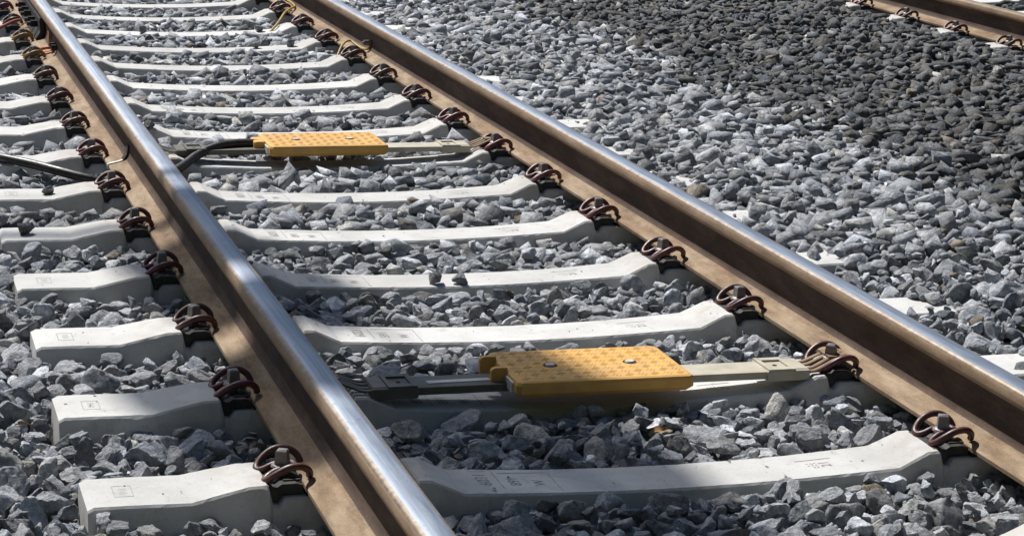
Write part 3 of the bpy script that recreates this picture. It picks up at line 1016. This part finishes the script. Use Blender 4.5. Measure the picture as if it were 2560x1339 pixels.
def build_stones(name, S, mat, label, cat, seed, old):
    rng = np.random.default_rng(seed)
    n = len(S)
    R = rotmats(n, rng, .60)
    # colours (linear)
    g_ = np.exp(rng.normal(0, .30, n))
    if old:
        base = np.array([.098, .099, .101])[None] * g_[:, None]
        hue = rng.normal(0, 1, n)[:, None] * np.array([[.006, .001, -.006]]); base = base + hue * .9
    else:
        base = np.array([.288, .299, .320])[None] * g_[:, None]
        hue = rng.normal(0, 1, n)[:, None] * np.array([[.008, .001, -.009]]); base = base + hue * .7
    u_ = rng.random(n)
    k = u_ < .014; base[k] = np.array([.40, .39, .37]) * rng.uniform(.8, 1.3, (k.sum(), 1))
    k = (u_ > .018) & (u_ < .028); base[k] = np.array([.22, .185, .145]) * rng.uniform(.7, 1.2, (k.sum(), 1))
    k = (u_ > .05) & (u_ < .09); base[k] *= np.array([.97, .95, .86]) * 1.15
    k = (u_ > .14) & (u_ < .22); base[k] *= 1.3
    k = (u_ > .09) & (u_ < .13); base[k] *= np.array([.60, .63, .67])
    if old:
        k = (u_ > .9994); base[k] = np.array([.42, .08, .06])
    base = np.clip(base, .02, .8)
    dist = np.linalg.norm(S[:, :3] - CAMP[None], axis=1)
    lod = np.where(dist < 5.6, 0, np.where(dist < 7.2, 1, 2))
    V = []; F = []; Cc = []; off = 0
    for li, key in enumerate(("a", "b", "c")):
        arch = LOD[key]
        ids = np.where(lod == li)[0]
        pick = rng.integers(0, len(arch), ids.size)
        for a_ in range(len(arch)):
            jj = ids[pick == a_]
            if jj.size == 0: continue
            av_, f = arch[a_]
            loc = av_[None] * S[jj, 3:6][:, None, :]
            w = np.einsum('nij,nvj->nvi', R[jj], loc) + S[jj, :3][:, None, :]
            nv = av_.shape[0]
            V.append(w.reshape(-1, 3))
            F.append((f[None] + (off + np.arange(jj.size) * nv)[:, None, None]).reshape(-1, 3))
            Cc.append(np.repeat(np.concatenate([base[jj], np.ones((jj.size, 1))], 1), nv, axis=0))
            off += jj.size * nv
    V = np.concatenate(V).astype(np.float32); F = np.concatenate(F).astype(np.int32); Cc = np.concatenate(Cc).astype(np.float32)
    me = bpy.data.meshes.new(name)
    me.vertices.add(len(V)); me.vertices.foreach_set("co", V.ravel())
    me.loops.add(F.size); me.loops.foreach_set("vertex_index", F.ravel())
    me.polygons.add(len(F)); me.polygons.foreach_set("loop_start", np.arange(0, F.size, 3, dtype=np.int32))
    me.update(calc_edges=True)
    at = me.color_attributes.new("tone", 'FLOAT_COLOR', 'POINT')
    at.data.foreach_set("color", Cc.ravel())
    me.materials.append(mat)
    o = link(name, me)
    print(name, n, len(V), len(F))
    return tag(o, label, cat, None, "stuff")
xb = 2.14 + .10 * np.sin(S[:, 1] * 2.1) + .05 * np.sin(S[:, 1] * 5.3 + 1)
RB = np.random.default_rng(3)
oldm = (S[:, 0] + RB.normal(0, .17, len(S)) > xb)
build_stones("ballast", S[~oldm], M['stone'], "pale blue-grey crushed stone ballast heaped around the near track's sleepers", "gravel", 21, False)
build_stones("old_ballast", S[oldm], M['stone'], "darker brown-grey crushed stone ballast between the two tracks, upper right", "gravel", 22, True)

# loose stones lying on the sleepers ------------------------------------------------
LS = [(-.075, 1.83, .034, "larger of two grey stones lying on the fourth sleeper's middle", 0),
      (-.005, 1.82, .028, "smaller, right one of two grey stones lying on the fourth sleeper's middle", 0),
      (.205, -.125, .052, "grey stone leaning on the near edge of the bottom sleeper, right of centre", 0),
      (-1.205, 2.50, .034, "dark grey stone sitting on the left end of the fifth sleeper, casting a shadow", 1),
      (-1.085, 3.12, .026, "round grey stone sitting on the left end of the sixth sleeper", 0),
      (.385, 7.50, .034, "dark stone on the right part of a far sleeper near the yellow cable", 0),
      (.262, 6.90, .030, "grey stone on a distant sleeper, left one of a pair", 0),
      (.445, 6.90, .034, "grey stone on a distant sleeper, right one of a pair", 0),
      (-.235, 7.48, .030, "small grey stone on the left part of a distant sleeper", 0),
      (-.60, 4.31, .028, "grey stone beside the left rail on the slope of the eighth sleeper", 0)]
av = [a_[0] for a_ in LOD["a"]]; af = LOD["a"][0][1]
for i, (x, y, a, lb, dk) in enumerate(LS):
    rr = np.random.default_rng(300 + i)
    v = av[i % len(av)] * np.array([a, a * .8, a * .66])
    R = rotmats(1, rr, .15)[0]
    v = v @ R.T
    k = round(y / SP)
    z0 = prof_z(min(1.29, abs(x))) if abs(y - k * SP) < .09 else -.055
    if i == 2: z0 = -.088
    me = bpy.data.meshes.new("stone")
    me.from_pydata([tuple(p) for p in v], [], af.tolist())
    at = me.color_attributes.new("tone", 'FLOAT_COLOR', 'POINT')
    c = np.array([.20, .205, .215, 1]) * (.6 if dk else (1.45 if i == 2 else rr.uniform(.8, 1.0))); c[3] = 1
    at.data.foreach_set("color", np.tile(c.astype(np.float32), len(v)))
    me.materials.append(M['stone'])
    tag(link("loose_stone", me, None, (x, y, z0 - v[:, 2].min() - .002)), lb, "stone", "loose stones lying on the sleepers")

# dry leaves caught between the stones
M['leaf'] = mat_simple("dry_leaf", (.34, .20, .08), .7, 0, .3, 80, .3, .2)
for i, (x, y, z, lb) in enumerate(((.075, .31, -.035, "small dry orange leaf on the stones in front of the larger yellow box"),
                                   (.93, 1.15, -.01, "small dry leaf beside the middle rail on its far side"),
                                   (-1.36, .50, -.005, "small dry leaf on the stones left of the second sleeper"))):
    lf = MB(); n = 9; vs = []
    for k in range(n):
        t_ = k / (n - 1); w = .010 * math.sin(math.pi * min(1, t_ * 1.08)) ** .8
        vs += [(t_ * .036 - .018, -w, .003 * math.sin(t_ * 5)), (t_ * .036 - .018, 0, -.002 + .003 * math.sin(t_ * 5)), (t_ * .036 - .018, w, .004 + .003 * math.sin(t_ * 4))]
    fs = []
    for k in range(n - 1):
        for j in (0, 1): fs.append([k * 3 + j, k * 3 + j + 1, k * 3 + 4 + j, k * 3 + 3 + j])
    lf.add(vs, fs, 0, True)
    tag(lf.build("dry_leaf", M['leaf'], None, (x, y, z), (.25, -.2, i * 1.3)), lb, "leaf")

# stone grit and chips scattered on the concrete
gr = np.random.default_rng(55)
gb = MB()
for i in range(650):
    k = int(gr.integers(-1, 12)); x = gr.uniform(-1.26, 1.26); a = gr.uniform(.0010, .0032) * (1.5 if gr.random() < .1 else 1)
    if abs(abs(x) - C) < .17: continue
    y = gr.normal(0, .05)
    if abs(y) > .078: continue
    z = prof_z(abs(x))
    p = [gr.normal(0, a, 3) for _ in range(5)]
    gb.add([(x + bend(SP * k) + q[0], SP * k + y + q[1], z + a * .4 + abs(q[2]) * .5) for q in p], [[0, 1, 2], [0, 2, 3], [0, 3, 4], [1, 2, 4], [2, 3, 4], [0, 1, 4]])
me = gb.mesh("grit", [mat_simple("grit", (.27, .265, .26), .9, 0, .5, 90, .2, .2)])
tag(link("grit", me), "fine stone grit scattered on the sleeper tops", "grit", None, "stuff")
